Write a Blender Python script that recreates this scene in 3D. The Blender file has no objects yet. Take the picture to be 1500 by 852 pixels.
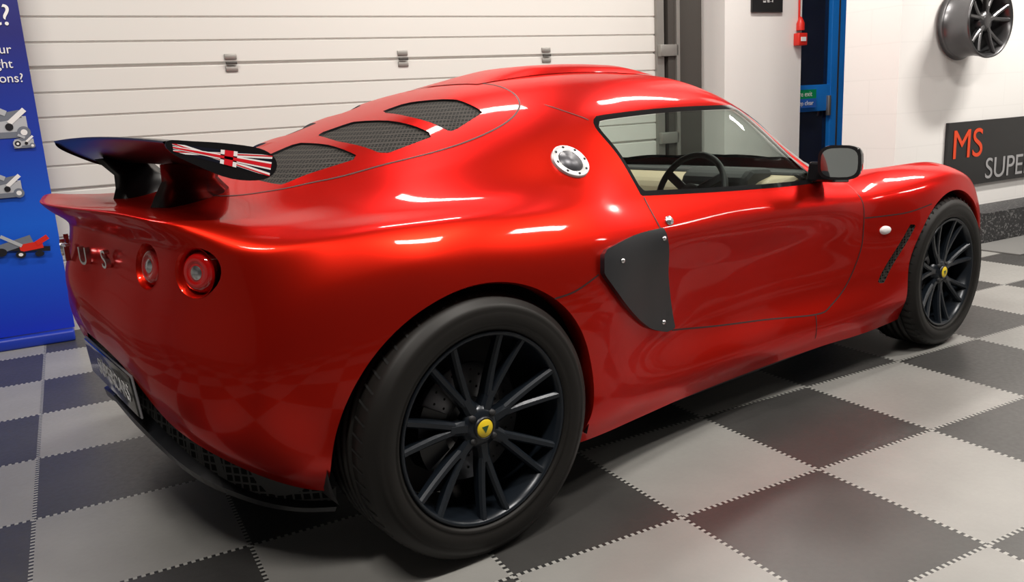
import bpy, math, numpy as np
from mathutils import Vector, Matrix
from mathutils.bvhtree import BVHTree
D=bpy.data; C=bpy.context
# ---------------- helpers
def mat(name,col,rough=.5,metal=0,coat=0,emit=None,es=1,spec=.5):
    m=D.materials.new(name); m.use_nodes=True; b=m.node_tree.nodes['Principled BSDF']
    b.inputs['Base Color'].default_value=(*col,1); b.inputs['Roughness'].default_value=rough
    b.inputs['Metallic'].default_value=metal; b.inputs['Coat Weight'].default_value=coat; b.inputs['Coat Roughness'].default_value=.03
    b.inputs['Specular IOR Level'].default_value=spec
    if emit: b.inputs['Emission Color'].default_value=(*emit,1); b.inputs['Emission Strength'].default_value=es
    return m
class NB:
    def __init__(s,m): s.nt=m.node_tree; s.b=s.nt.nodes['Principled BSDF']
    def n(s,t,**k):
        x=s.nt.nodes.new(t)
        for a,v in k.items(): setattr(x,a,v)
        return x
    def l(s,a,b): s.nt.links.new(a,b)
    def math(s,op,a,b=None,c=None):
        x=s.n('ShaderNodeMath',operation=op)
        for i,v in enumerate((a,b,c)):
            if v is None: continue
            if isinstance(v,(int,float)): x.inputs[i].default_value=v
            else: s.l(v,x.inputs[i])
        return x.outputs[0]
    def mix(s,f,a,b):
        x=s.n('ShaderNodeMix',data_type='RGBA')
        if isinstance(f,(int,float)): x.inputs[0].default_value=f
        else: s.l(f,x.inputs[0])
        for i,v in((6,a),(7,b)):
            if isinstance(v,tuple): x.inputs[i].default_value=(*v,1)
            else: s.l(v,x.inputs[i])
        return x.outputs[2]
    def noise(s,scale,detail=3,vec=None):
        x=s.n('ShaderNodeTexNoise'); x.inputs['Scale'].default_value=scale; x.inputs['Detail'].default_value=detail
        if vec is None: vec=s.n('ShaderNodeTexCoord').outputs['Object']
        s.l(vec,x.inputs['Vector']); return x.outputs['Fac']
    def bump(s,h,st,dist=.01):
        x=s.n('ShaderNodeBump'); x.inputs['Strength'].default_value=st; x.inputs['Distance'].default_value=dist; s.l(h,x.inputs['Height']); s.l(x.outputs[0],s.b.inputs['Normal'])
def mobj(name,V,F,mats,parent=None,smooth=True,mi=None,normals=None,loc=None,rot=None):
    me=D.meshes.new(name); me.from_pydata([tuple(map(float,v)) for v in V],[],[tuple(f) for f in F])
    if not isinstance(mats,(list,tuple)): mats=[mats]
    for m in mats: me.materials.append(m)
    if mi is not None: me.polygons.foreach_set('material_index',mi)
    me.polygons.foreach_set('use_smooth',[smooth]*len(me.polygons))
    me.validate(); me.update()
    if normals is not None and len(me.vertices)==len(normals): me.normals_split_custom_set_from_vertices([tuple(map(float,n)) for n in normals])
    o=D.objects.new(name,me); C.collection.objects.link(o)
    if parent: o.parent=parent
    if loc is not None: o.location=loc
    if rot is not None: o.rotation_euler=rot
    return o
def empty(name,loc=(0,0,0),rot=(0,0,0)):
    o=D.objects.new(name,None); C.collection.objects.link(o); o.location=loc; o.rotation_euler=rot; return o
def box(name,lo,hi,m,parent=None,bev=0,rot=None,loc=None,seg=2):
    x0,y0,z0=lo;x1,y1,z1=hi
    V=[(x0,y0,z0),(x1,y0,z0),(x1,y1,z0),(x0,y1,z0),(x0,y0,z1),(x1,y0,z1),(x1,y1,z1),(x0,y1,z1)]
    F=[(0,3,2,1),(4,5,6,7),(0,1,5,4),(1,2,6,5),(2,3,7,6),(3,0,4,7)]
    o=mobj(name,V,F,m,parent,smooth=bev>0,rot=rot,loc=loc)
    if bev: 
        md=o.modifiers.new('b','BEVEL'); md.width=bev; md.segments=seg
    return o
def lathe(name,prof,m,parent=None,n=64,axis='y',loc=None,rot=None,mi=None,M=None):
    V=[];F=[]
    for i in range(n):
        a=2*math.pi*i/n; c,s=math.cos(a),math.sin(a)
        for (y,r) in prof: V.append((r*c,y,r*s) if axis=='y' else (r*c,r*s,y))
    k=len(prof); MI=[]
    for i in range(n):
        j=(i+1)%n
        for q in range(k-1):
            F.append((i*k+q,i*k+q+1,j*k+q+1,j*k+q)); MI.append(mi[q] if mi else 0)
    o=mobj(name,V,F,m,parent,loc=loc,rot=rot,mi=MI)
    if M is not None: o.matrix_local=M
    return o
def prism(name,pts,a0,a1,m,parent=None,axis='y',smooth=False,bev=0,loc=None,rot=None):
    k=len(pts); f={'y':lambda p,a:(p[0],a,p[1]),'x':lambda p,a:(a,p[0],p[1]),'z':lambda p,a:(p[0],p[1],a)}[axis]
    V=[f(p,a0) for p in pts]+[f(p,a1) for p in pts]
    F=[tuple(range(k)),tuple(range(2*k-1,k-1,-1))]+[(i,i+k,(i+1)%k+k,(i+1)%k) for i in range(k)]
    o=mobj(name,V,F,m,parent,smooth=smooth,loc=loc,rot=rot)
    if bev: md=o.modifiers.new('b','BEVEL'); md.width=bev; md.segments=2
    return o
def text(name,body,size,m,parent,M,ext=.001,align='CENTER'):
    cu=D.curves.new(name,'FONT'); cu.body=body; cu.size=size; cu.extrude=ext; cu.align_x=align; cu.align_y='CENTER'
    t=D.objects.new(name+'_c',cu); C.collection.objects.link(t); C.view_layer.update()
    me=D.meshes.new_from_object(t.evaluated_get(C.evaluated_depsgraph_get())); D.objects.remove(t)
    me.materials.clear(); me.materials.append(m)
    o=D.objects.new(name,me); C.collection.objects.link(o); o.parent=parent; o.matrix_local=M; return o
def frame(p,n,up=(0,0,1)):
    n=Vector(n).normalized(); x=Vector(up).cross(n).normalized(); y=n.cross(x)
    M=Matrix((x,y,n)).transposed().to_4x4(); M.translation=Vector(p); return M
# ---------------- camera
P=[-1.0198,-2.32853,1.04477,.92372,-.22182,-.05512,1207.535]
yaw,pit,rol=P[3:6]
Fv=Vector((math.cos(yaw)*math.cos(pit),math.sin(yaw)*math.cos(pit),math.sin(pit)))
R0=Vector((math.sin(yaw),-math.cos(yaw),0)); U0=R0.cross(Fv)
Rv=R0*math.cos(rol)+U0*math.sin(rol); Uv=Rv.cross(Fv)
cam=D.objects.new('camera',D.cameras.new('camera')); C.collection.objects.link(cam)
M=Matrix((Rv,Uv,-Fv)).transposed().to_4x4(); M.translation=Vector(P[:3]); cam.matrix_world=M
cam.data.sensor_width=36; cam.data.lens=P[6]/1500*36; cam.data.clip_start=.05
C.scene.camera=cam
C.scene.view_settings.view_transform='Standard'
C.scene.view_settings.exposure=.35
# ---------------- materials
red=mat('red_paint',(.54,.013,.005),.36,.83,.38)
b=NB(red); b.b.inputs['Coat IOR'].default_value=1.45; b.b.inputs['Specular Tint'].default_value=(1,.10,.05,1); b.b.inputs['Coat Roughness'].default_value=.05
blk=mat('satin_black',(.008,.009,.012),.38)
gblk=mat('gloss_black',(.006,.006,.007),.12,0,.5)
wblk=mat('wing_black',(.006,.006,.007),.3,spec=.3)
seam=mat('panel_gap',(.03,.001,.001),.6)
rub=mat('rubber',(.010,.009,.008),.5,spec=.3)
whlm=mat('wheel_satin_black',(.010,.014,.020),.28,.3)
chrome=mat('brushed_metal',(.75,.75,.76),.25,1)
satin=mat('satin_metal',(.6,.6,.6),.42,.8)
disc=mat('brake_disc',(.26,.26,.27),.4,1)
yel=mat('yellow',(.85,.62,.02),.4)
white=mat('white',(.8,.8,.8),.4)
beige=mat('beige_leather',(.50,.40,.27),.6)
dark=mat('dark_interior',(.02,.02,.022),.6)
lred=mat('lamp_red',(.42,.003,.003),.08,0,1)
def grille(name,sc,c0,c1):
    m=mat(name,c0,.5); b=NB(m); v=b.n('ShaderNodeTexVoronoi'); v.inputs['Scale'].default_value=sc; v.inputs['Randomness'].default_value=.0; v.feature='DISTANCE_TO_EDGE'
    mp=b.n('ShaderNodeMapping'); mp.inputs['Rotation'].default_value=(.0,.0,math.radians(45)); b.l(b.n('ShaderNodeTexCoord').outputs['Object'],mp.inputs[0])
    b.l(mp.outputs[0],v.inputs['Vector']); f=b.math('LESS_THAN',v.outputs['Distance'],.13)
    b.l(b.mix(f,c0,c1),b.b.inputs['Base Color']); b.b.inputs['Roughness'].default_value=.7; b.b.inputs['Specular IOR Level'].default_value=.12; return m
meshm=grille('mesh_grille',100,(.001,.001,.001),(.045,.04,.035))
glass=D.materials.new('glass'); glass.use_nodes=True
nt=glass.node_tree; nt.nodes.clear(); o=nt.nodes.new('ShaderNodeOutputMaterial'); mx=nt.nodes.new('ShaderNodeMixShader'); tr=nt.nodes.new('ShaderNodeBsdfTransparent'); gl=nt.nodes.new('ShaderNodeBsdfGlossy'); lw=nt.nodes.new('ShaderNodeLayerWeight'); pw=nt.nodes.new('ShaderNodeMath'); pw.operation='POWER'; pw.inputs[1].default_value=4; ma=nt.nodes.new('ShaderNodeMath'); ma.operation='MULTIPLY_ADD'; ma.inputs[1].default_value=.7; ma.inputs[2].default_value=.05
lw.inputs['Blend'].default_value=.5; nt.links.new(lw.outputs['Facing'],pw.inputs[0]); nt.links.new(pw.outputs[0],ma.inputs[0])
gl.inputs['Roughness'].default_value=.01; tr.inputs[0].default_value=(.82,.89,.85,1)
nt.links.new(ma.outputs[0],mx.inputs[0]); nt.links.new(tr.outputs[0],mx.inputs[1]); nt.links.new(gl.outputs[0],mx.inputs[2]); nt.links.new(mx.outputs[0],o.inputs[0])
# ---------------- body surface control net (x, half width, z)
T=[
[(-.64,0,.515),(-.66,0,.57),(-.672,0,.63),(-.672,0,.69),(-.655,0,.75),(-.645,0,.81),(-.684,0,.848),(-.700,0,.868),(-.675,0,.866),(-.66,0,.86)],
[(-.618,.20,.475),(-.635,.2,.53),(-.645,.2,.59),(-.640,.2,.65),(-.620,.2,.73),(-.610,.2,.80),(-.656,.2,.846),(-.674,.195,.867),(-.64,.13,.862),(-.60,0,.85)],
[(-.567,.4,.355),(-.595,.41,.43),(-.615,.415,.51),(-.61,.42,.60),(-.585,.42,.70),(-.572,.42,.79),(-.608,.42,.842),(-.622,.41,.864),(-.57,.28,.858),(-.52,0,.845)],
[(-.49,.53,.285),(-.54,.56,.36),(-.565,.58,.46),(-.565,.59,.57),(-.54,.595,.69),(-.530,.59,.787),(-.55,.57,.832),(-.55,.55,.848),(-.48,.38,.845),(-.42,0,.85)],
[(-.40,.63,.235),(-.45,.67,.31),(-.475,.70,.42),(-.475,.715,.54),(-.45,.71,.67),(-.43,.695,.78),(-.43,.64,.820),(-.42,.58,.834),(-.37,.40,.85),(-.32,0,.88)],
[(-.31,.69,.21),(-.34,.745,.29),(-.35,.78,.41),(-.345,.795,.56),(-.32,.782,.70),(-.30,.735,.79),(-.29,.64,.818),(-.28,.54,.835),(-.25,.37,.878),(-.22,0,.92)]]
def st(x,l): return [(x,w,z) for w,z in l]
T+=[st(-.15,[(.76,.2),(.82,.28),(.845,.42),(.853,.60),(.830,.725),(.768,.80),(.66,.823),(.53,.856),(.36,.915),(0,.95)]),
st(0,[(.80,.17),(.85,.27),(.862,.42),(.868,.60),(.845,.722),(.788,.798),(.68,.830),(.55,.886),(.37,.955),(0,.995)]),
st(.2,[(.80,.17),(.85,.27),(.862,.42),(.868,.58),(.850,.70),(.792,.788),(.69,.838),(.57,.92),(.38,1.01),(0,1.05)]),
st(.4,[(.79,.16),(.835,.25),(.84,.40),(.85,.56),(.836,.69),(.780,.780),(.695,.866),(.585,.965),(.39,1.06),(0,1.10)]),
st(.6,[(.76,.15),(.80,.24),(.785,.38),(.795,.55),(.802,.68),(.74,.775),(.665,.89),(.575,1.00),(.38,1.09),(0,1.13)]),
st(.8,[(.745,.15),(.782,.24),(.748,.37),(.75,.54),(.785,.665),(.728,.768),(.65,.895),(.56,1.01),(.37,1.105),(0,1.145)]),
st(1.05,[(.74,.15),(.775,.24),(.735,.36),(.735,.52),(.770,.66),(.720,.758),(.64,.90),(.55,1.015),(.36,1.105),(0,1.145)]),
st(1.3,[(.74,.15),(.772,.24),(.732,.36),(.735,.52),(.768,.655),(.717,.742),(.645,.87),(.555,.99),(.36,1.08),(0,1.12)]),
st(1.55,[(.75,.15),(.79,.24),(.75,.36),(.755,.52),(.77,.65),(.70,.73),(.635,.80),(.54,.88),(.36,.975),(0,1.03)]),
st(1.8,[(.77,.15),(.815,.25),(.79,.37),(.79,.52),(.765,.65),(.68,.715),(.58,.74),(.48,.775),(.33,.825),(0,.87)]),
st(2.0,[(.78,.16),(.825,.26),(.825,.40),(.825,.54),(.785,.665),(.69,.73),(.58,.725),(.46,.715),(.3,.735),(0,.755)]),
st(2.2,[(.79,.18),(.83,.28),(.838,.42),(.838,.57),(.795,.685),(.69,.735),(.57,.70),(.45,.68),(.3,.69),(0,.70)]),
st(2.4,[(.78,.2),(.825,.28),(.835,.42),(.83,.57),(.785,.68),(.68,.725),(.56,.68),(.45,.65),(.3,.655),(0,.66)]),
st(2.6,[(.74,.2),(.79,.28),(.80,.42),(.79,.55),(.745,.645),(.65,.68),(.54,.645),(.43,.62),(.3,.615),(0,.615)]),
[(2.75,.66,.17),(2.78,.70,.27),(2.79,.71,.38),(2.78,.70,.48),(2.75,.67,.57),(2.74,.59,.61),(2.74,.5,.59),(2.74,.4,.57),(2.75,.27,.56),(2.76,0,.56)],
[(2.88,.52,.15),(2.92,.54,.25),(2.93,.54,.34),(2.91,.53,.43),(2.87,.51,.5),(2.86,.45,.53),(2.86,.39,.525),(2.87,.32,.52),(2.88,.22,.51),(2.89,0,.50)],
[(2.98,.27,.14),(3.03,.28,.23),(3.04,.28,.31),(3.02,.28,.38),(2.98,.27,.43),(2.97,.24,.455),(2.97,.2,.46),(2.97,.17,.46),(2.98,.11,.455),(2.98,0,.45)],
[(3.0,0,.13),(3.06,0,.22),(3.07,0,.30),(3.05,0,.36),(3.02,0,.41),(3.01,0,.425),(3.01,0,.43),(3.005,0,.435),(3.0,0,.44),(2.995,0,.443)]]
A=np.array(T,float)
def interp(A,n,g0=False,g1=False,tw=None):
    mir=np.array([1,-1,1.])
    lo=A[1]*mir if g0 else 2*A[0]-A[1]; hi=A[-2]*mir if g1 else 2*A[-1]-A[-2]
    E=np.concatenate([lo[None],A,hi[None]])
    ch=np.linalg.norm(np.diff(E,axis=0),axis=2).mean(1)**.75; t=np.concatenate([[0],np.cumsum(ch)])
    out=[]
    tan=lambda i:((E[i]-E[i-1])/(t[i]-t[i-1])*(t[i+1]-t[i])+(E[i+1]-E[i])/(t[i+1]-t[i])*(t[i]-t[i-1]))/(t[i+1]-t[i-1])*(tw[i-1] if tw else 1)
    for i in range(1,len(E)-2):
        h=t[i+1]-t[i]; m0=tan(i)*h; m1=tan(i+1)*h
        for s in range(n):
            u=s/n; out.append((2*u**3-3*u*u+1)*E[i]+(u**3-2*u*u+u)*m0+(-2*u**3+3*u*u)*E[i+1]+(u**3-u*u)*m1)
    out.append(E[-2]); return np.array(out)
G=interp(A,10,True,True); G=interp(G.transpose(1,0,2),9,False,True,[1,1,1,1,.9,.68,.95,.75,1,1]).transpose(1,0,2)
G[:,-1,1]=0; G[0,:,1]=0; G[-1,:,1]=0
nu,nv=G.shape[:2]
du=np.gradient(G,axis=0); dv=np.gradient(G,axis=1)
du[0,:,0]=0;du[0,:,2]=0;du[-1,:,0]=0;du[-1,:,2]=0; dv[:,-1,0]=0; dv[:,-1,2]=0
NN=np.cross(dv,du); NN/=np.linalg.norm(NN,axis=2,keepdims=True)+1e-9
class Shell:
    def __init__(s,V,N,F): s.V=V;s.N=N;s.F=F;s.T=[frozenset()]*len(F)
    def split(s,fn,tag):
        val=fn(s.V); val=np.where(np.abs(val)<2e-4,2e-4,val); ins=val<0
        V=list(s.V);N=list(s.N);F=[];T=[];cache={}
        vl=val.tolist(); il=ins.tolist()
        def cut(a,b):
            k=(a,b) if a<b else (b,a)
            if k not in cache:
                a,b=k; t=vl[a]/(vl[a]-vl[b]); V.append(s.V[a]*(1-t)+s.V[b]*t); n=s.N[a]*(1-t)+s.N[b]*t; N.append(n/(np.linalg.norm(n)+1e-9)); cache[k]=len(V)-1
            return cache[k]
        for f,t in zip(s.F,s.T):
            c=sum(il[i] for i in f)
            if c==0: F.append(f);T.append(t)
            elif c==len(f): F.append(f);T.append(t|{tag})
            else:
                a=[];b=[]
                for q in range(len(f)):
                    i,j=f[q],f[(q+1)%len(f)]
                    (a if il[i] else b).append(i)
                    if il[i]!=il[j]:
                        m=cut(i,j); a.append(m); b.append(m)
                if len(a)>2: F.append(tuple(a));T.append(t|{tag})
                if len(b)>2: F.append(tuple(b));T.append(t)
        s.V=np.array(V);s.N=np.array(N);s.F=F;s.T=T
    def sub(s,pred):
        idx=[i for i,t in enumerate(s.T) if pred(t)]
        mp={};V=[];N=[];F=[]
        for i in idx:
            g=[]
            for v in s.F[i]:
                if v not in mp: mp[v]=len(V);V.append(s.V[v]);N.append(s.N[v])
                g.append(mp[v])
            F.append(tuple(g))
        return np.array(V),np.array(N),F,idx
idx=lambda i,j:i*nv+j
F=[(idx(i,j),idx(i,j+1),idx(i+1,j+1),idx(i+1,j)) for i in range(nu-1) for j in range(nv-1)]
sh=Shell(G.reshape(-1,3),NN.reshape(-1,3),F)
bvh=BVHTree.FromPolygons([Vector((v[0],-v[1],v[2])) for v in sh.V],sh.F)
def sd_poly(p,pts):
    pts=np.array(pts,float); d=np.full(len(p),1e9); sg=np.ones(len(p))
    for i in range(len(pts)):
        a=pts[i];b=pts[i-1]; e=b-a; w=p-a
        t=np.clip((w@e)/(e@e),0,1); q=w-t[:,None]*e; d=np.minimum(d,(q**2).sum(1))
        c1=p[:,1]>=a[1];c2=p[:,1]<b[1];c3=e[0]*w[:,1]>e[1]*w[:,0]
        fl=(c1&c2&c3)|(~c1&~c2&~c3); sg=np.where(fl,-sg,sg)
    return sg*np.sqrt(d)
def cr(pts,n=6,closed=True):
    pts=[np.array(p,float) for p in pts]; out=[]; k=len(pts)
    for i in range(k if closed else k-1):
        g=(lambda j:pts[j%k]) if closed else (lambda j:pts[max(0,min(k-1,j))])
        a,b,c,d=g(i-1),g(i),g(i+1),g(i+2)
        for s in range(n):
            t=s/n; out.append(.5*(2*b+(c-a)*t+(2*a-5*b+4*c-d)*t*t+(3*b-a-3*c+d)*t**3))
    if not closed: out.append(pts[-1])
    return out
def side(fn,wm=.45,zm=0,zM=9): return lambda V: np.where((V[:,1]>wm)&(V[:,2]>zm)&(V[:,2]<zM),fn(V[:,[0,2]]),1.)
def top(fn,zm=.7): return lambda V: np.where(V[:,2]>zm,fn(V[:,[0,1]]),1.)
win=cr([(.668,.790),(.662,.80),(.645,.895),(.618,.965),(.63,.985),(.68,.993),(.96,1.0),(1.27,.995),(1.31,.985),(1.42,.89),(1.54,.752),(1.535,.736),(1.1,.757),(.70,.785)],5)
sh.split(side(lambda p:sd_poly(p,win)-.010,.45,.7),'winseal')
sh.split(side(lambda p:sd_poly(p,win)+.004,.45,.7),'win')
ws=[(1.43,-.2),(1.43,0),(1.40,.3),(1.345,.50),(1.36,.53),(1.60,.625),(1.66,.60),(1.82,.47),(1.92,.25),(1.95,0),(1.95,-.2)]
sh.split(top(lambda p:sd_poly(p,ws)-.025,.65),'wsband'); sh.split(top(lambda p:sd_poly(p,ws)+.004,.65),'ws')
sh.split(side(lambda p:np.hypot(p[:,0],p[:,1]-.317)-.345,.5),'rarch')
sh.split(side(lambda p:np.hypot(p[:,0]-2.3,p[:,1]-.30)-.328,.5),'farch')
for i,w in enumerate((.42,.60)):
    sh.split(lambda V,w=w: np.where(V[:,0]<-.4,np.hypot((V[:,1]-w),V[:,2]-.742)-.052,1.),'tl%d'%i)
def rnd(pts,r=.2):
    out=[]; k=len(pts)
    for i in range(k):
        a,b,c=[np.array(pts[(i+j)%k],float) for j in(-1,0,1)]
        p0=b+(a-b)*r; p1=b+(c-b)*r
        for t in(0,.25,.5,.75,1): out.append((1-t)**2*p0+2*t*(1-t)*b+t*t*p1)
    return out
O=[rnd([(.185,.13),(.275,.14),(.345,.30),(.345,.44),(.215,.465),(.19,.30)],.12),rnd([(-.005,.095),(.105,.12),(.145,.26),(.175,.45),(.02,.44),(-.015,.25)],.12),rnd([(-.21,.11),(-.065,.105),(-.04,.25),(-.03,.41),(-.235,.37),(-.25,.25)],.12)]
for i,q in enumerate(O): sh.split(top(lambda p,q=q:sd_poly(p,q)),'mesh')
sh.split(side(lambda p:sd_poly(p,[(1.975,.535),(2.015,.535),(1.845,.335),(1.805,.335)]),.6),'slot')
scp=cr([(.385,.675),(.52,.69),(.665,.69)],4,False)+[(.70,.55),(.745,.385)]+cr([(.70,.385),(.60,.425),(.47,.52),(.375,.62)],5,False)
sh.split(side(lambda p:sd_poly(p,scp),.5),'scoop')
hole={'win','ws','rarch','farch','tl0','tl1','mesh','slot'}
# ---------------- car
car=empty('sports_car')
def emit(name,pred,m,off=0,rim=0,parent=car,mirror=True,matf=None):
    V,N,F,ids=sh.sub(pred)
    V=V+N*off
    mi=[matf(sh.T[i]) for i in ids] if matf else [0]*len(F)
    V=list(V);N=list(N)
    if rim:
        cnt={}
        for f in F:
            for q in range(len(f)):
                a,b=f[q],f[(q+1)%len(f)]; cnt.setdefault((min(a,b),max(a,b)),[]).append((a,b))
        mp={};ext=[]
        for k,l in cnt.items():
            if len(l)==1:
                a,b=l[0]
                for v in (a,b):
                    if v not in mp:
                        V.append(V[v]); N.append(N[v]); i1=len(V)-1
                        V.append(V[v]-N[v]*rim); N.append(N[v]); mp[v]=(i1,len(V)-1)
                ext.append((mp[b][0],mp[a][0],mp[a][1],mp[b][1]))
        F=F+ext; mi=mi+[1]*len(ext)
    obs=[]
    for s in ((-1,1) if mirror else (-1,)):
        VV=[(v[0],v[1]*s,v[2]) for v in V]; FF=[f[::-1] for f in F] if s==-1 else F
        nn=[(n[0],n[1]*s,n[2]) for n in N] if not rim else None
        obs.append((VV,FF,nn))
    if len(obs)==2:
        n1=len(obs[0][0]); VV=obs[0][0]+obs[1][0]; FF=obs[0][1]+[tuple(i+n1 for i in f) for f in obs[1][1]]; nn=(obs[0][2]+obs[1][2]) if not rim else None; mi=mi+mi
    else: VV,FF,nn=obs[0]
    return mobj(name,VV,FF,m if isinstance(m,list) else [m,m],parent,mi=mi,normals=nn)
def bm(t):
    if 'winseal' in t or 'wsband' in t: return 1
    return 0
emit('body_shell',lambda t:not(t&hole),[red,gblk],matf=bm)
emit('side_glass',lambda t:'win' in t,glass,-.004)
emit('windscreen',lambda t:'ws' in t,glass,-.004)
emit('side_scoop_cover',lambda t:'scoop' in t,blk,.014,.022)
emit('engine_cover_mesh',lambda t:'mesh' in t,[meshm,blk],-.006,-.006)
emit('fender_slot_mesh',lambda t:'slot' in t,meshm,-.008,-.008)
# hits on the body
def hit(kind,p,s=-1):
    if kind=='side': h=bvh.ray_cast(Vector((p[0],-2,p[1])),Vector((0,1,0)))
    elif kind=='top': h=bvh.ray_cast(Vector((p[0],-max(p[1],.0005),2)),Vector((0,0,-1)))
    else: h=bvh.ray_cast(Vector((-2,-max(p[0],.0005),p[1])),Vector((1,0,0)))
    if h[0] is None: return None
    n=h[1]; d=Vector((0,-1,0)) if kind=='side' else Vector((0,0,1)) if kind=='top' else Vector((-1,0,0))
    if n.dot(d)<0: n=-n
    q=h[0].copy()
    if s>0: q.y=-q.y; n=Vector((n.x,-n.y,n.z))
    return q,n
def ribbon(name,kind,pts,w,m=seam,off=.0008,sides=(-1,1)):
    pts=cr(pts,8,False)
    for s in sides:
        H=[hit(kind,p,s) for p in pts]; H=[h for h in H if h]
        V=[];F=[]
        for i,(q,n) in enumerate(H):
            t=(H[min(i+1,len(H)-1)][0]-H[max(i-1,0)][0]); b=t.cross(n).normalized()*w
            V+=[q+b+n*off,q-b+n*off]
        for i in range(len(H)-1): F.append((2*i,2*i+1,2*i+3,2*i+2))
        mobj(name,V,F,m,car)
ribbon('door_gap','side',[(1.74,.70),(1.735,.60),(1.72,.47),(1.66,.36),(1.55,.30),(1.46,.285),(1.2,.315),(.95,.345),(.745,.378)],.0025)
ribbon('door_gap_rear','side',[(.745,.385),(.70,.54),(.672,.66),(.662,.72),(.662,.775)],.0025)
ribbon('fender_gap','side',[(1.74,.585),(1.85,.58),(1.98,.58),(2.12,.595)],.0022)
ribbon('clam_gap','side',[(.21,.59),(.28,.595),(.37,.62)],.0022)
ribbon('sill_gap','side',[(1.46,.285),(1.45,.24),(1.46,.2)],.002)
ribbon('cover_gap','top',[(.52,0),(.52,.16),(.51,.30),(.48,.42),(.42,.49),(.32,.52),(.15,.51),(0,.48),(-.15,.44),(-.28,.37),(-.34,.28),(-.36,.15),(-.36,0)],.003)
ribbon('roof_gap','top',[(.60,.585),(.56,.55),(.52,.49)],.002)
# roof scoop
V=[];F=[];nx,ny=24,14
for i in range(nx+1):
    x=.50+(1.22-.50)*i/nx; u=i/nx; w=.20+.06*u; h=.024*min(1,u*3)**1.0*min(1,(1-u)*7)**.5
    for j in range(-ny,ny+1):
        v=j/ny; q=hit('top',(x,abs(v)*w)); V.append((x,-v*w,q[0].z+.002+h*(1-abs(v)**6)))
m_=2*ny+1
for i in range(nx):
    for j in range(m_-1): F.append((i*m_+j,i*m_+j+1,(i+1)*m_+j+1,(i+1)*m_+j))
mobj('roof_scoop',V,F,red,car)
# tail lamps
for s in(-1,1):
    for k,w in enumerate((.42,.60)):
        q,n=hit('rear',(w,.742),s); Mx=frame(q,n)
        lathe('tail_lamp_bezel_%d'%k,[(.001,.0535),(-.005,.048),(-.03,.046),(-.034,0)],red,car,40,'z',M=Mx)
        lathe('tail_lamp_%d'%k,[(-.030,.044),(-.014,.043),(-.004,.037),(.0,.026),(-.002,.022),(-.004,.018),(-.003,.015),(.001,.010),(.002,0)],[lred,chrome],car,40,'z',M=Mx,mi=[0,0,0,0,0,0,1,1])
for i,(ch,w) in enumerate(zip('LOTUS',(.19,.085,-.022,-.125,-.235))):
    q,n=hit('rear',(abs(w),.742),-1 if w<=0 else 1); n.z=0; n.normalize(); text('tail_letter_%d'%i,ch,.062,chrome,car,frame(q+n*.012,n),.006)
# fuel cap
q,n=hit('side',(.445,.888)); Mx=frame(q+n*.002,n)
lathe('fuel_cap',[(-.01,.055),(.004,.055),(.006,.053),(.006,.039),(.003,.036),(.003,.0345),(.006,.034),(.007,0)],[satin,gblk,mat('cap_grey',(.10,.10,.11),.4,.6)],car,48,'z',M=Mx,mi=[0,0,0,0,1,2,2])
for k in range(8):
    a=k*math.pi/4; lathe('cap_bolt_%d'%k,[(.0,.004),(.008,.0035),(.008,0)],dark,car,8,'z',M=Mx@Matrix.Translation((.046*math.cos(a),.046*math.sin(a),0)))
q,n=hit('side',(.715,.705)); lathe('door_lock',[(0,.014),(.006,.013),(.004,.008),(.007,.006),(.007,0)],chrome,car,24,'z',M=frame(q,n))
for k,p in enumerate([(.455,.64),(.655,.665),(.68,.42)]):
    q,n=hit('side',p); lathe('rivet_%d'%k,[(.01,.007),(.018,.006),(.020,0)],chrome,car,16,'z',M=frame(q,n))
q,n=hit('side',(1.845,.529)); lathe('side_marker',[(0,.022),(.007,.02),(.012,.012),(.013,0)],white,car,24,'z',M=frame(q,n)@Matrix.Diagonal((1.25,.72,1,1)))
# wheels
def spokes_mesh(name,e,rr,a,n,off,m,sp=.155,wd=.0105):
    V=[];F=[]
    def bar(p0,p1,w0,w1,y0,y1,t0,t1,n=6):
        p0=np.array(p0);p1=np.array(p1); d=(p1-p0)/np.linalg.norm(p1-p0); q=np.array([-d[1],d[0]]); b=len(V)
        for i in range(n+1):
            u=i/n; c=p0+(p1-p0)*u; w=w0+(w1-w0)*u; y=y0+(y1-y0)*u**1.6; t=t0+(t1-t0)*u
            for (qq,yy) in ((-w,y+t),(-w,y+.006),(-w*.5,y),(w*.5,y),(w,y+.006),(w,y+t)):
                pt=c+q*qq; V.append((pt[0],yy,pt[1]))
        for i in range(n):
            for k in range(6):
                k2=(k+1)%6; F.append((b+i*6+k,b+i*6+k2,b+(i+1)*6+k2,b+(i+1)*6+k))
    for k in range(n):
        an=2*math.pi*(k+off)/n; c=lambda r_,d:(r_*math.cos(an+d),r_*math.sin(an+d))
        bar(c(.02,0),c(.088,0),.019,.015,-a+.028,-a+.027,.03,.03,2)
        for sg in(-1,1): bar(c(.076,sg*.07),c(rr-.010,sg*sp),wd,wd*.85,-a+.028,-a+.006,.03,.02)
    mobj(name,V,F,m,e,smooth=False)
tg=mat('tread_gap',(.004,.004,.004),.9); bgm=mat('badge_green',(.02,.08,.03),.4)
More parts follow.
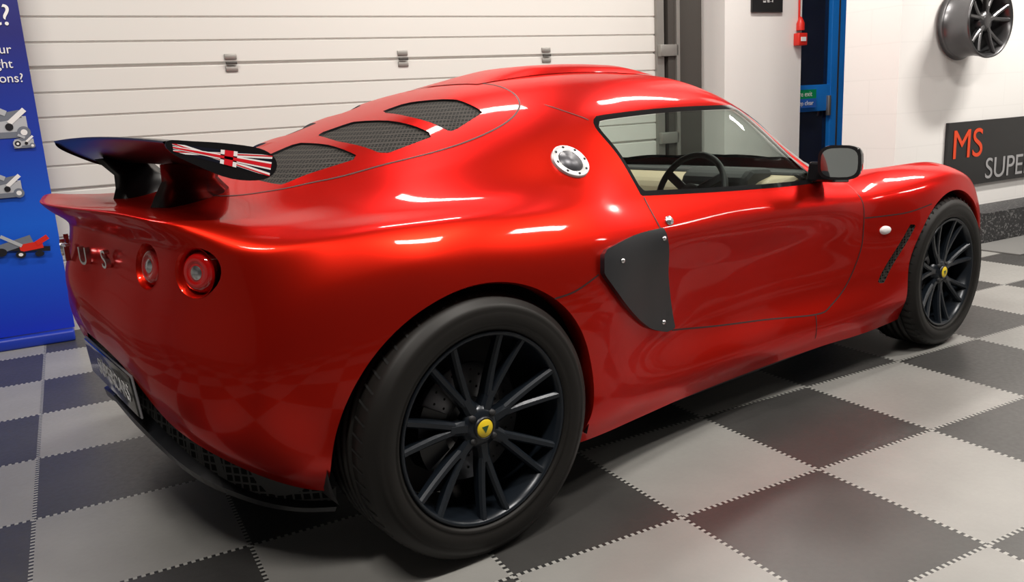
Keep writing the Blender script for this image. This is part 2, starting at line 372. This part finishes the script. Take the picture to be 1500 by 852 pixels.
def wheel(par,x,s,r,rr,hw,track):
    e=empty('wheel_%s_%s'%('rear' if x<1 else 'front','right' if s<0 else 'left')); e.parent=par; e.location=(x,s*track,r)
    if s>0: e.rotation_euler=(0,0,math.pi)
    a=hw
    prof=[(-a+.012,rr-.004),(-a+.002,rr+.004),(-a-.003,rr+.010),(-a-.001,rr+.012),(-a-.005,rr+.018),(-a-.007,(r+rr)/2),(-a-.005,(r+rr)/2+.004),(-a-.006,(r+rr)/2+.008),(-a-.001,r-.022),(-a+.002,r-.020),(-a+.008,r-.010),(-a+.022,r-.003),(-a+.045,r-.0005)]
    for g in (-.042,-.014,.014,.042): prof+=[(g-.005,r),(g-.004,r-.007),(g+.004,r-.007),(g+.005,r)]
    prof+=[(a-.045,r-.0005),(a-.022,r-.003),(a-.008,r-.01),(a+.004,(r+rr)/2),(a-.005,rr)]
    lathe('tyre',prof,rub,e,96)
    V=[];F=[];nb=56
    for k in range(nb):
        an=2*math.pi*k/nb
        for sd in(-1,1):
            b=len(V)
            for yy,rad,da in((.050,r+.0003,0),(.085,r-.002,.035),(.103,r-.012,.05),(.103,r-.012,.068),(.085,r-.002,.053),(.050,r+.0003,.018)):
                t=an+da+(0 if sd<0 else .03); yv=sd*min(yy,a-.006); V.append(((rad+.0012)*math.cos(t),yv,(rad+.0012)*math.sin(t)))
            F+=[(b,b+1,b+4,b+5),(b+1,b+2,b+3,b+4)]
    mobj('tread_sipes',V,F,tg,e,smooth=False)
    rp=[(-a+.013,rr-.006),(-a+.006,rr-.001),(-a+.003,rr-.006),(-a+.006,rr-.012),(-a+.022,rr-.016),(-a+.05,rr-.024),(a-.02,rr-.02),(a,rr)]
    lathe('rim',rp,whlm,e,96)
    spokes_mesh('spokes',e,rr,a,7,.30,whlm)
    lathe('hub',[(-a+.024,.0),(-a+.024,.028),(-a+.030,.050),(-a+.06,.054)],whlm,e,32)
    lathe('centre_cap',[(-a+.0155,0),(-a+.016,.020),(-a+.018,.0225),(-a+.03,.023)],yel,e,32)
    lathe('cap_ring',[(-a+.03,.0235),(-a+.0165,.0235),(-a+.0165,.0265),(-a+.03,.027)],blk,e,32)
    lathe('cap_badge',[(-a+.0152,0),(-a+.0152,.0115)],bgm,e,3,rot=(0,math.pi/2,0))
    for k in range(4):
        an=math.pi/4+k*math.pi/2; lathe('bolt_%d'%k,[(-a+.022,0),(-a+.022,.008),(-a+.05,.009)],dark,e,10,loc=(.040*math.cos(an),0,.040*math.sin(an)))
    lathe('brake_disc',[(-a+.082,.06),(-a+.082,.143),(-a+.10,.143),(-a+.10,.06)],disc,e,64)
    V=[];F=[]
    for k in range(30):
        an=2*math.pi*k/30
        for rad in(.085+.012*(k%2),.115+.012*(k%2)):
            b=len(V); V+=[(rad*math.cos(an)+.0035*math.cos(t*math.pi/3),-a+.0813,rad*math.sin(an)+.0035*math.sin(t*math.pi/3)) for t in range(6)]; F.append(tuple(range(b,b+6)))
    mobj('disc_holes',V,F,tg,e,smooth=False)
    lathe('disc_bell',[(-a+.075,0),(-a+.075,.058),(-a+.10,.065)],dark,e,32)
    V=[];F=[];n=10
    for i in range(n+1):
        t=math.radians(150+60*i/n)
        for rad,y in ((.085,-a+.06),(.155,-a+.06),(.158,-a+.12),(.085,-a+.12)): V.append((rad*math.cos(t),y,rad*math.sin(t)))
    for i in range(n):
        for k in range(4): F.append((i*4+k,i*4+(k+1)%4,i*4+4+(k+1)%4,i*4+4+k))
    F+=[(0,1,2,3),(n*4+3,n*4+2,n*4+1,n*4)]
    mobj('brake_caliper',V,F,blk,e,smooth=False)
    lathe('rim_back',[(a-.03,0),(a-.03,rr-.02)],dark,e,32)
for s in(-1,1):
    wheel(car,0,s,.317,.234,.112,.752); wheel(car,2.3,s,.300,.219,.098,.728)
for x,z,r,wo in((0,.317,.352,.82),(2.3,.30,.335,.79)):
    for s in(-1,1):
        V=[];F=[];n=40
        for i in range(n+1):
            t=math.radians(-20+220*i/n)
            for w in(wo+.01,.52): V.append((x+r*math.cos(t),s*(w if not(x==0 and math.cos(t)<-.6) else min(w,.74)),max(.2,z+r*math.sin(t))))
        for i in range(n): F.append((2*i,2*i+1,2*i+3,2*i+2))
        b=len(V); V+= [(x,s*.52,z)]
        for i in range(n): F.append((2*i+1,b,2*i+3))
        mobj('wheel_liner',V,F,dark,car)
for cx,cz,r,t0,t1 in((0,.317,.345,-24,194),(2.3,.30,.328,-16,196)):
    for s in(-1,1):
        V=[];F=[];n=72;m=0
        for i in range(n+1):
            t=math.radians(t0+(t1-t0)*i/n); x=cx+(r+.001)*math.cos(t); z=cz+(r+.001)*math.sin(t)
            h=hit('side',(x,z),s)
            if not h: continue
            m+=1
            for k,(dw,dr) in enumerate(((0,0),(-.010,-.006),(-.05,-.005))): V.append((x+dr*math.cos(t),h[0].y+s*dw,z+dr*math.sin(t)))
        for i in range(m-1):
            for k in range(2): F.append((3*i+k,3*i+k+1,3*i+4+k,3*i+3+k))
        mobj('arch_lip',V,F,red,car)
# underbody / diffuser
box('floor_pan',(-.35,-.56,.14),(2.75,.56,.2),dark,car)
box('sill_under_r',(.42,-.73,.14),(1.9,-.5,.18),dark,car); box('sill_under_l',(.42,.5,.14),(1.9,.73,.18),dark,car)
top0=[(-.638,0,.52),(-.614,.2,.48),(-.562,.4,.36),(-.487,.53,.29),(-.397,.63,.24),(-.30,.685,.215)]
mid0=[(-.575,0,.47),(-.56,.2,.42),(-.525,.4,.32),(-.46,.52,.26),(-.38,.61,.225),(-.30,.66,.205)]
bot0=[(-.585,0,.35),(-.57,.2,.325),(-.525,.4,.255),(-.455,.52,.20),(-.38,.60,.18),(-.30,.655,.17)]
lip0=[(-.615,0,.345),(-.60,.2,.315),(-.55,.4,.245),(-.468,.53,.195),(-.39,.62,.172),(-.31,.675,.165)]
lib0=[(-.61,0,.325),(-.595,.2,.29),(-.54,.4,.22),(-.46,.525,.175),(-.385,.61,.156),(-.31,.665,.15)]
fr0=[(-.3,0,.16),(-.3,.2,.16),(-.3,.4,.15),(-.3,.5,.145),(-.29,.55,.14),(-.27,.6,.14)]
rows=[cr(r_,5,False) for r_ in (top0,mid0,bot0,lip0,lib0,fr0)]
V=[];F=[];MI=[];k=len(rows[0])
for s in(-1,1):
    b=len(V)
    for r_ in rows: V+=[(p[0],s*p[1],p[2]) for p in r_]
    for i in range(5):
        for j in range(k-1): F.append((b+i*k+j,b+i*k+j+1,b+(i+1)*k+j+1,b+(i+1)*k+j)); MI.append(1 if i<2 else 0)
mobj('rear_diffuser',V,F,[blk,grille('rear_mesh',48,(.002,.002,.002),(.06,.06,.06))],car,mi=MI,smooth=False)
Mx=frame((-.612,0,.405),(-1,0,-.08))
box('number_plate',(-.26,-.052,-.004),(.26,.052,.004),gblk,car,.003).matrix_local=Mx
text('plate_text','SUPERCARS',.066,white,car,Mx@Matrix.Translation((.06,0,.006)),.0005)
box('plate_edge',(-.265,-.057,-.006),(.265,.057,.0),mat('plate_silver',(.3,.3,.32),.4),car,.003).matrix_local=Mx
# wing
ep=cr([(-.548,1.012),(-.50,1.008),(-.433,.999),(-.365,.984),(-.334,.962),(-.334,.935),(-.365,.918),(-.43,.926),(-.50,.960),(-.546,.990)],4)
prof=cr([(-.548,1.012),(-.45,.998),(-.37,.975),(-.345,.950),(-.36,.93),(-.43,.934),(-.50,.967),(-.546,1.0)],3)
V=[];F=[];k=len(prof); ys=[i/12*.6 for i in range(-12,13)]
for y in ys:
    V+=[(p[0],y,p[1]+.010*(1-(y/.6)**2)) for p in prof]
for i in range(24):
    for j in range(k): F.append((i*k+j,i*k+(j+1)%k,(i+1)*k+(j+1)%k,(i+1)*k+j))
mobj('wing_blade',V,F,wblk,car)
for s in(-1,1):
    prism('wing_end_plate',ep,s*.60,s*.606,wblk,car)
    V=[];k=6
    for z,x0,x1,yc in((.84,-.50,-.30,.20),(.875,-.485,-.30,.21),(.91,-.475,-.34,.25),(.955,-.50,-.36,.35)):
        h=.03; V+=[(x0,s*(yc-h*.3),z),(x0+.03,s*(yc-h),z),(x1-.03,s*(yc-h),z),(x1,s*(yc-h*.3),z),(x1-.03,s*(yc+h),z),(x0+.03,s*(yc+h),z)]
    F=[(i*k+j,i*k+(j+1)%k,(i+1)*k+(j+1)%k,(i+1)*k+j) for i in range(3) for j in range(k)]
    mobj('wing_support',V,F,wblk,car)
navy=mat('flag_navy',(.004,.005,.015),.3); fr_=mat('flag_red',(.65,.01,.02),.3); fw=mat('flag_white',(.85,.85,.85),.3)
cb=[np.array(p) for p in((-.54,.991),(-.35,.924),(-.338,.966),(-.54,1.006))]
def fl(u,v): return cb[0]*(1-u)*(1-v)+cb[1]*u*(1-v)+cb[2]*u*v+cb[3]*(1-u)*v
def flag(s):
    def q(name,pts,m,off): 
        V=[];[V.append((fl(u,v)[0],s*(.606+off),fl(u,v)[1])) for u,v in pts]; mobj(name,V,[tuple(range(len(V)))],m,car,smooth=False)
    q('flag_field',[(0,0),(1,0),(1,1),(0,1)],navy,.0004)
    for m,w,of in((fw,.15,.0007),(fr_,.05,.001)):
        h=w
        q('flag_diag',[(0,0),(w*.8,0),(1,1-h),(1,1),(1-w*.8,1),(0,h)],m,of); q('flag_diag',[(0,1),(0,1-h),(1-w*.8,0),(1,0),(1,h),(w*.8,1)],m,of)
    for m,w,of in((fw,.085,.0013),(fr_,.045,.0016)):
        q('flag_cross',[(.55-w,0),(.55+w,0),(.55+w,1),(.55-w,1)],m,of); q('flag_cross',[(0,.5-w*2.2),(1,.5-w*2.2),(1,.5+w*2.2),(0,.5+w*2.2)],m,of)
flag(-1);flag(1)
# mirrors
mm=mat('mirror',(.8,.85,.83),.02,1)
sgn=lambda v,p:math.copysign(abs(v)**p,v)
for s in(-1,1):
    V=[];F=[];n=24; my=.84
    secs=[(0,1.0,1.0),(.012,1.04,1.05),(.05,.97,.97),(.09,.75,.75),(.115,.38,.38)]
    for (x,a,b) in secs:
        for i in range(n):
            t=2*math.pi*i/n; V.append((x,.066*a*sgn(math.cos(t),.6),.054*b*sgn(math.sin(t),.6)))
    for i in range(len(secs)-1):
        for j in range(n): F.append((i*n+j,i*n+(j+1)%n,(i+1)*n+(j+1)%n,(i+1)*n+j))
    F.append(tuple(range(4*n,5*n)))
    Mm=Matrix.Translation((1.46,s*my,.805))@Matrix.Rotation(math.radians(17)*-s,4,'Z')
    mobj('mirror_housing',V,F,gblk,car).matrix_local=Mm
    V=[(-.002,.058*sgn(math.cos(t),.6),.047*sgn(math.sin(t),.6)) for t in [2*math.pi*i/n for i in range(n)]]
    mobj('mirror_glass',V,[tuple(range(n))],mm,car,smooth=False).matrix_local=Mm
    V=[(-.0008,.068*sgn(math.cos(t),.6),.056*sgn(math.sin(t),.6)) for t in [2*math.pi*i/n for i in range(n)]]
    mobj('mirror_bezel',V,[tuple(range(n))],gblk,car,smooth=False).matrix_local=Mm
    prism('mirror_stalk',[(1.50,.735),(1.60,.725),(1.57,.80),(1.52,.80)],s*.69,s*.80,gblk,car,bev=.008)
# interior
box('bulkhead',(.50,-.60,.2),(.56,.60,.93),dark,car,.02)
box('cabin_floor',(.5,-.66,.19),(2.0,.66,.22),dark,car)
for s in(-1,1):
    box('door_card',(.66,s*.69-.012,.25),(1.72,s*.69+.012,.70),beige,car,.01)
    e=empty('seat'); e.parent=car; e.location=(.95,s*.31,.22)
    box('seat_base',(-.2,-.2,0),(.32,.2,.13),beige,e,.05,seg=4)
    box('seat_back',(-.08,-.2,0),(.06,.2,.62),dark,e,.05,rot=(0,-.35,0),loc=(-.12,0,.08),seg=4)
    box('headrest',(-.06,-.11,.58),(.05,.11,.72),dark,e,.04,rot=(0,-.35,0),loc=(-.12,0,.08),seg=4)
prism('dashboard',[(1.42,.50),(1.95,.50),(1.95,.715),(1.75,.725),(1.62,.74),(1.50,.715),(1.44,.64)],-.60,.60,beige,car,bev=.03)
prism('dash_top',[(1.60,.70),(1.96,.70),(1.96,.73),(1.75,.745),(1.62,.752)],-.61,.61,dark,car,bev=.01)
prism('instrument_binnacle',[(1.44,.68),(1.62,.68),(1.62,.765),(1.50,.775),(1.45,.745)],-.48,-.18,dark,car,bev=.02)
Ms=Matrix.Translation((1.33,-.33,.69))@Matrix.Rotation(math.radians(-68),4,'Y')
V=[];F=[]
for i in range(48):
    a=2*math.pi*i/48
    for j in range(10):
        b=2*math.pi*j/10; r_=.150+.012*math.cos(b); V.append((r_*math.cos(a),r_*math.sin(a),.012*math.sin(b)))
for i in range(48):
    for j in range(10): F.append((i*10+j,((i+1)%48)*10+j,((i+1)%48)*10+(j+1)%10,i*10+(j+1)%10))
mobj('steering_wheel',V,F,dark,car).matrix_local=Ms
for k,a in enumerate((0,120,240)):
    box('steering_spoke',(0,-.016,-.006),(.15,.016,.006),dark,car,.004).matrix_local=Ms@Matrix.Rotation(math.radians(a+180),4,'Z')
lathe('steering_boss',[(-.02,.045),(.012,.04),(.016,0)],dark,car,24,'z',M=Ms)
# ---------------- room (local frame: origin at a tile corner, rotated)
RL=(.53347,-.56052,0); RR=(0,0,-.164); TS=.489
RM=Matrix.Translation(RL)@Matrix.Rotation(-.164,4,'Z')
def rbox(name,lo,hi,m,parent=None,bev=0): return box(name,lo,hi,m,parent,bev,loc=None if parent else RL,rot=None if parent else RR)
fm=mat('floor_tiles',(.2,.2,.2),.4); b=NB(fm)
co=b.n('ShaderNodeTexCoord').outputs['Object']; sp=b.n('ShaderNodeSeparateXYZ'); b.l(co,sp.inputs[0])
u=b.math('DIVIDE',sp.outputs[0],TS); v=b.math('DIVIDE',sp.outputs[1],TS)
fu=b.math('FLOOR',u); fv=b.math('FLOOR',v); par=b.math('ABSOLUTE',b.math('MODULO',b.math('ADD',fu,fv),2.0)); par=b.math('GREATER_THAN',par,.5)
n1=b.noise(3,5,co); n2=b.noise(60,4,co); n3=b.noise(140,3,co)
lt=b.mix(n1,(.19,.19,.18),(.33,.325,.31)); dk=b.mix(n1,(.022,.022,.022),(.060,.058,.056))
base=b.mix(par,dk,lt); base=b.mix(b.math('MULTIPLY',n3,.12),base,(.12,.12,.11))
def edge(t): 
    f=b.math('FRACT',t); return b.math('MINIMUM',f,b.math('SUBTRACT',1,f))
eu=edge(u);ev=edge(v)
def dash(a,along): 
    near=b.math('LESS_THAN',a,.011); w=b.math('GREATER_THAN',b.math('FRACT',b.math('MULTIPLY',along,26)),.5); return near,w
nu_,wu=dash(eu,v); nv_,wv=dash(ev,u)
any_=b.math('MAXIMUM',nu_,nv_); pat=b.math('MAXIMUM',b.math('MULTIPLY',nu_,wu),b.math('MULTIPLY',nv_,wv))
sc_=b.mix(pat,(.025,.025,.025),(.33,.33,.31)); fin=b.mix(any_,base,sc_)
b.l(fin,b.b.inputs['Base Color']); b.l(b.math('MULTIPLY_ADD',n2,.25,.24),b.b.inputs['Roughness']); b.bump(b.math('MULTIPLY_ADD',any_,-1,b.math('MULTIPLY',n2,.3)),.25,.003)
mobj('floor',[(-6,-4,0),(8,-4,0),(8,2.9,0),(-6,2.9,0)],[(0,1,2,3)],fm,loc=RL,rot=RR)
wallm=mat('wall_white',(.80,.79,.77),.6); b=NB(wallm); b.bump(b.noise(40,4),.06,.01)
blockm=mat('wall_block',(.62,.61,.60),.6); b=NB(blockm)
br=b.n('ShaderNodeTexBrick'); br.inputs['Scale'].default_value=1; br.inputs['Brick Width'].default_value=.44; br.inputs['Row Height'].default_value=.215; br.inputs['Mortar Size'].default_value=.004
for i,c in((1,.84),(2,.83),(3,.80)): br.inputs[i].default_value=(c,c*.99,c*.97,1)
sp=b.n('ShaderNodeSeparateXYZ'); cb_=b.n('ShaderNodeCombineXYZ'); b.l(b.n('ShaderNodeTexCoord').outputs['Object'],sp.inputs[0])
b.l(b.math('ADD',sp.outputs[0],sp.outputs[1]),cb_.inputs[0]); b.l(sp.outputs[2],cb_.inputs[1]); b.l(cb_.outputs[0],br.inputs['Vector']); b.l(br.outputs[0],b.b.inputs['Base Color'])
dwall=mat('wall_dark_grey',(.10,.10,.105),.7)
rbox('wall_back',(-6,2.92,0),(8,3.05,3.2),wallm)
rbox('wall_left',(-6.12,-4.1,0),(-6,3.05,3.2),mat('wall_mid_grey',(.45,.46,.46),.7))
rbox('wall_front',(-6,-4.12,0),(8,-4,3.2),dwall)
rbox('wall_right',(8,-4.1,0),(8.12,3.05,3.2),wallm)
rbox('wall_side_pier',(3.359,1.49,0),(8,1.9,3.2),blockm)
rbox('wall_column',(3.02,2.66,0),(3.78,2.92,3.2),wallm)
rbox('ceiling',(-6.1,-4.1,3.2),(8.1,3.05,3.3),mat('ceiling_m',(.22,.22,.22),.8))
# garage door
gm=mat('door_panel_white',(.67,.665,.635),.42)
gd=empty('garage_door',RL,RR)
prof=[(2.87,.0)]
for j in range(-1,5):
    z0=1.35+.61*(j-2)
    for r_ in range(5):
        a=z0+r_*.122
        if a<.03 or a>2.75: continue
        d=.020 if r_==0 else .010; wv=.011 if r_==0 else .007
        prof+=[(2.87,a-wv),(2.87+d,a-.003),(2.87+d,a+.003),(2.87,a+wv)]
prof.append((2.87,2.8))
k=len(prof)
V=[(-5.8,p[0],p[1]) for p in prof]+[(2.60,p[0],p[1]) for p in prof]
mobj('door_panels',V,[(i,i+k,i+k+1,i+1) for i in range(k-1)],gm,gd,smooth=False)
steel=mat('galvanised_steel',(.33,.32,.30),.45,.7); dst=mat('dark_steel',(.05,.045,.04),.5)
for lx in(-2.36,-1.36,-.357,.65,1.66):
    for zz in(1.305,1.37): box('hinge_leaf',(lx-.033,2.862,zz),(lx+.033,2.872,zz+.03),steel,gd,.003)
    box('hinge_pin',(lx-.03,2.85,1.342),(lx+.03,2.866,1.358),dst,gd,.003)
box('door_end_stile',(2.56,2.84,0),(2.62,2.89,2.8),steel,gd)
box('door_track',(2.64,2.82,0),(2.70,2.90,2.9),dst,gd); box('door_track_flange',(2.70,2.80,0),(2.73,2.90,2.9),steel,gd)
box('door_jamb',(2.74,2.86,0),(2.98,2.91,3.1),dst,gd)
for z in(.75,1.36,1.97): box('roller_bracket',(2.56,2.80,z-.04),(2.72,2.84,z+.04),steel,gd,.004)
# poster, call point
po=empty('wall_poster',RL,RR); box('poster_board',(3.26,2.64,1.60),(3.56,2.655,2.05),mat('poster_dark',(.015,.015,.015),.3),po)
def rtext(name,s,size,m,par,lx,ly,z,align='CENTER',ext=.001): return text(name,s,size,m,par,frame((lx,ly,z),(0,-1,0)),ext,align)
rtext('poster_title','GOLD',.07,yel,po,3.41,2.636,1.80)
rtext('poster_lines','opening hours\nmon - fri 9 - 5\nsat 10 - 4',.026,white,po,3.41,2.636,1.70)
fa=empty('fire_alarm_call_point',RL,RR); rd=mat('alarm_red',(.65,.02,.01),.4)
box('call_box',(3.69,2.60,1.36),(3.78,2.655,1.45),rd,fa,.006); box('call_glass',(3.71,2.595,1.39),(3.76,2.60,1.42),white,fa)
lathe('sounder',[(0,.03),(.05,.03),(.09,.012),(.1,.0)],rd,fa,24,'z',loc=(3.735,2.63,1.47)); lathe('conduit',[(0,.008),(1.6,.008)],rd,fa,12,'z',loc=(3.735,2.645,1.5))
# blue door
bd=empty('door_1',RL,RR); blue=mat('door_blue',(.01,.22,.75),.4); dg=mat('dark_glass',(.008,.012,.03),.08,0,.3)
box('door_glass',(3.84,2.90,0),(4.95,2.915,2.6),dg,bd)
for n_,lo,hi in(('stile_l',(3.80,2.86,0),(3.92,2.92,2.7)),('stile_r',(4.34,2.86,0),(4.95,2.92,2.7)),('rail_m',(3.8,2.865,.86),(5.0,2.92,1.07)),('rail_t',(3.8,2.865,2.1),(5.0,2.92,2.25)),('rail_b',(3.8,2.865,0),(5.0,2.92,.2))): box(n_,lo,hi,blue,bd,.004)
box('stile_shadow_gap',(4.41,2.856,0),(4.425,2.87,2.6),dst,bd)
box('door_handle',(4.30,2.84,.82),(4.33,2.87,.98),steel,bd,.005)
sg=empty('fire_exit_sign',RL,RR); box('sign_green',(3.83,2.80,.965),(4.11,2.806,1.035),mat('sign_green',(.0,.3,.1),.4),sg); box('sign_blue',(3.83,2.80,.895),(4.11,2.806,.965),mat('sign_blue',(.02,.12,.5),.4),sg)
rtext('sign_t1','Fire exit',.055,white,sg,3.97,2.798,1.0); rtext('sign_t2','Keep clear',.05,white,sg,3.97,2.798,.93)
# sign
ms=empty('business_sign',RL,RR); box('sign_board',(3.845,1.465,.35),(5.6,1.488,.775),mat('sign_black',(.012,.012,.013),.3),ms)
rtext('sign_ms','MS',.27,mat('sign_orange',(.75,.06,.01),.4),ms,3.88,1.462,.62,'LEFT'); rtext('sign_super','SUPERCARS',.20,mat('sign_grey',(.35,.35,.36),.4),ms,4.25,1.462,.44,'LEFT')
# display wheel
dw=empty('display_alloy_wheel',tuple(RM@Vector((3.90,1.37,1.39))),RR); sil=mat('wheel_grey',(.13,.13,.135),.28,.8)
lathe('rim',[(-.10,.21),(-.105,.215),(-.105,.22),(-.09,.222),(-.06,.21),(.0,.20),(.08,.205),(.10,.222),(.10,.21),(.0,.19),(-.08,.195),(-.10,.21)],sil,dw,64)
spokes_mesh('spokes',dw,.21,.105,5,.2,sil,.22,.013); lathe('hub',[(-.08,0),(-.08,.03),(-.07,.06),(-.03,.06)],sil,dw,32); lathe('back',[(.06,0),(.06,.195)],dark,dw,32)
# ledge
sp_=mat('speckled_black',(.03,.03,.03),.5); b=NB(sp_); b.l(b.mix(b.math('GREATER_THAN',b.noise(70,3),.58),(.02,.02,.022),(.14,.14,.14)),b.b.inputs['Base Color'])
pl=empty('display_plinth',RL,RR); box('plinth_block',(3.9,1.22,0),(7.5,1.488,.2),sp_,pl)
cm=mat('carpet_grey',(.13,.13,.125),.95); box('plinth_carpet',(3.7,.86,.001),(7.9,1.215,.008),cm,pl)
# banner
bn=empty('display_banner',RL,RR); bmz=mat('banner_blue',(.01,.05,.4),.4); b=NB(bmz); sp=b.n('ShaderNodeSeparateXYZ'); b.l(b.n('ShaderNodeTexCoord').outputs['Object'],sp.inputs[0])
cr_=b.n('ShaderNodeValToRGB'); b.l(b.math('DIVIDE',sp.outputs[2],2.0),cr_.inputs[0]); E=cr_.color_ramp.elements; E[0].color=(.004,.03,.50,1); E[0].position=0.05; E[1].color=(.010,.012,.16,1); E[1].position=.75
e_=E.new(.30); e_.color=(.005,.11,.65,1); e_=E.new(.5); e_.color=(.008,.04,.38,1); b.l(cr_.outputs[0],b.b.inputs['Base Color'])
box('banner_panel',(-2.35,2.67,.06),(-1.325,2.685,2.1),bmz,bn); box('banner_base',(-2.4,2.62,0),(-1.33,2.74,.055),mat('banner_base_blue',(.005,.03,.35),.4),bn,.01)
rtext('banner_title','Why not supercharge it?',.135,white,bn,-1.36,2.667,1.575,'RIGHT')
for i,(s_,x_) in enumerate((('improving with your',-1.385),('your car for nought',-1.39),('and more options?',-1.355))): rtext('banner_text',s_,.058,white,bn,x_,2.667,1.425-.066*i,'RIGHT')
p1=mat('picture_silver',(.55,.58,.62),.35,.3); p2=mat('picture_grey',(.16,.18,.22),.4); p3=mat('picture_dark',(.01,.01,.014),.4)
lay=[0]
def pic(cx,cz,parts):
    for (t,x,z,a,b_,m) in parts:
        lay[0]+=1; y=2.668-.00025*lay[0]
        n=28 if t=='c' else 4
        if t=='c': pts=[(cx+x+a*math.cos(2*math.pi*k/n),y,cz+z+b_*math.sin(2*math.pi*k/n)) for k in range(n)]
        else:
            ang=t; pts=[(cx+x+u*a*math.cos(ang)-w_*b_*math.sin(ang),y,cz+z+u*a*math.sin(ang)+w_*b_*math.cos(ang)) for u,w_ in((-1,-1),(1,-1),(1,1),(-1,1))]
        mobj('product_picture',pts,[tuple(range(n))],m,bn,smooth=False)
def sc(s,sp=1): return [(0,0,0,.10*s,.05*s,p1),(0,-.01,-.04*s,.09*s,.015*s,p2),(.15,0,.05*s,.08*s,.02*s,p2),('c',-.07*s,0,.05*s,.05*s,p1),('c',-.07*s,0,.032*s,.032*s,p3),('c',-.07*s,0,.015*s,.015*s,white),('c',.08*s,-.03*s,.03*s,.03*s,p2),('c',.08*s,-.03*s,.015*s,.015*s,white),(.7,.06*s,.05*s,.05*s,.012*s,white),(-.5,-.02*s,.085*s,.04*s,.014*s,p1),('c',.02*s,0,.018*s,.018*s,p3)]
pic(-1.47,1.07,sc(.95)); pic(-1.56,1.15,sc(.6)); pic(-1.40,.99,sc(.4)); pic(-1.52,.78,sc(.75)); pic(-1.66,.70,sc(.6)); pic(-1.6,.62,[('c',0,0,.03,.03,p3),('c',0,0,.015,.015,p2)])
pic(-1.50,.49,[(-.12,0,0,.13,.012,p3),(.25,-.03,.02,.09,.02,p2),(.1,.05,.005,.05,.018,rd),('c',-.08,-.01,.025,.02,p3),('c',.0,-.03,.022,.018,p3),('c',.0,-.03,.010,.008,white),(.5,.10,.03,.03,.012,rd),(-.6,-.03,.04,.05,.008,p1),('c',.08,-.035,.02,.014,p3)])
pic(-1.72,.51,[(.1,0,0,.09,.03,p3),('c',.03,0,.03,.03,p1),('c',.03,0,.015,.015,p3),(.3,-.02,.03,.04,.01,rd)])
# ---------------- lights
def lamp(i,lx,ly,z,e,sx=.9,sy=.2,rot=0,col=(1,.94,.87)):
    o=empty('ceiling_light',tuple(RM@Vector((lx,ly,z))),(0,0,-.164+rot)); box('housing',(-sx/2,-sy/2,.012),(sx/2,sy/2,.07),white,o,.01)
    l=D.lights.new('led','AREA'); l.energy=e; l.shape='RECTANGLE'; l.size=sx; l.size_y=sy; l.color=col
    q=D.objects.new('led_panel',l); C.collection.objects.link(q); q.parent=o; q.location=(0,0,.0)
L=[(-1.6,-1.2,42),(.4,-1.2,54),(2.6,-1.2,46),(-1.6,1.5,33),(.6,1.5,40),(2.6,1.6,38),(4.6,0.3,80),(6,-2,30)]
for i,(x,y,e) in enumerate(L): lamp(i,x,y,3.05,e)
w=D.worlds.new('w'); C.scene.world=w; w.use_nodes=True; w.node_tree.nodes['Background'].inputs[0].default_value=(.8,.8,.85,1); w.node_tree.nodes['Background'].inputs[1].default_value=.1
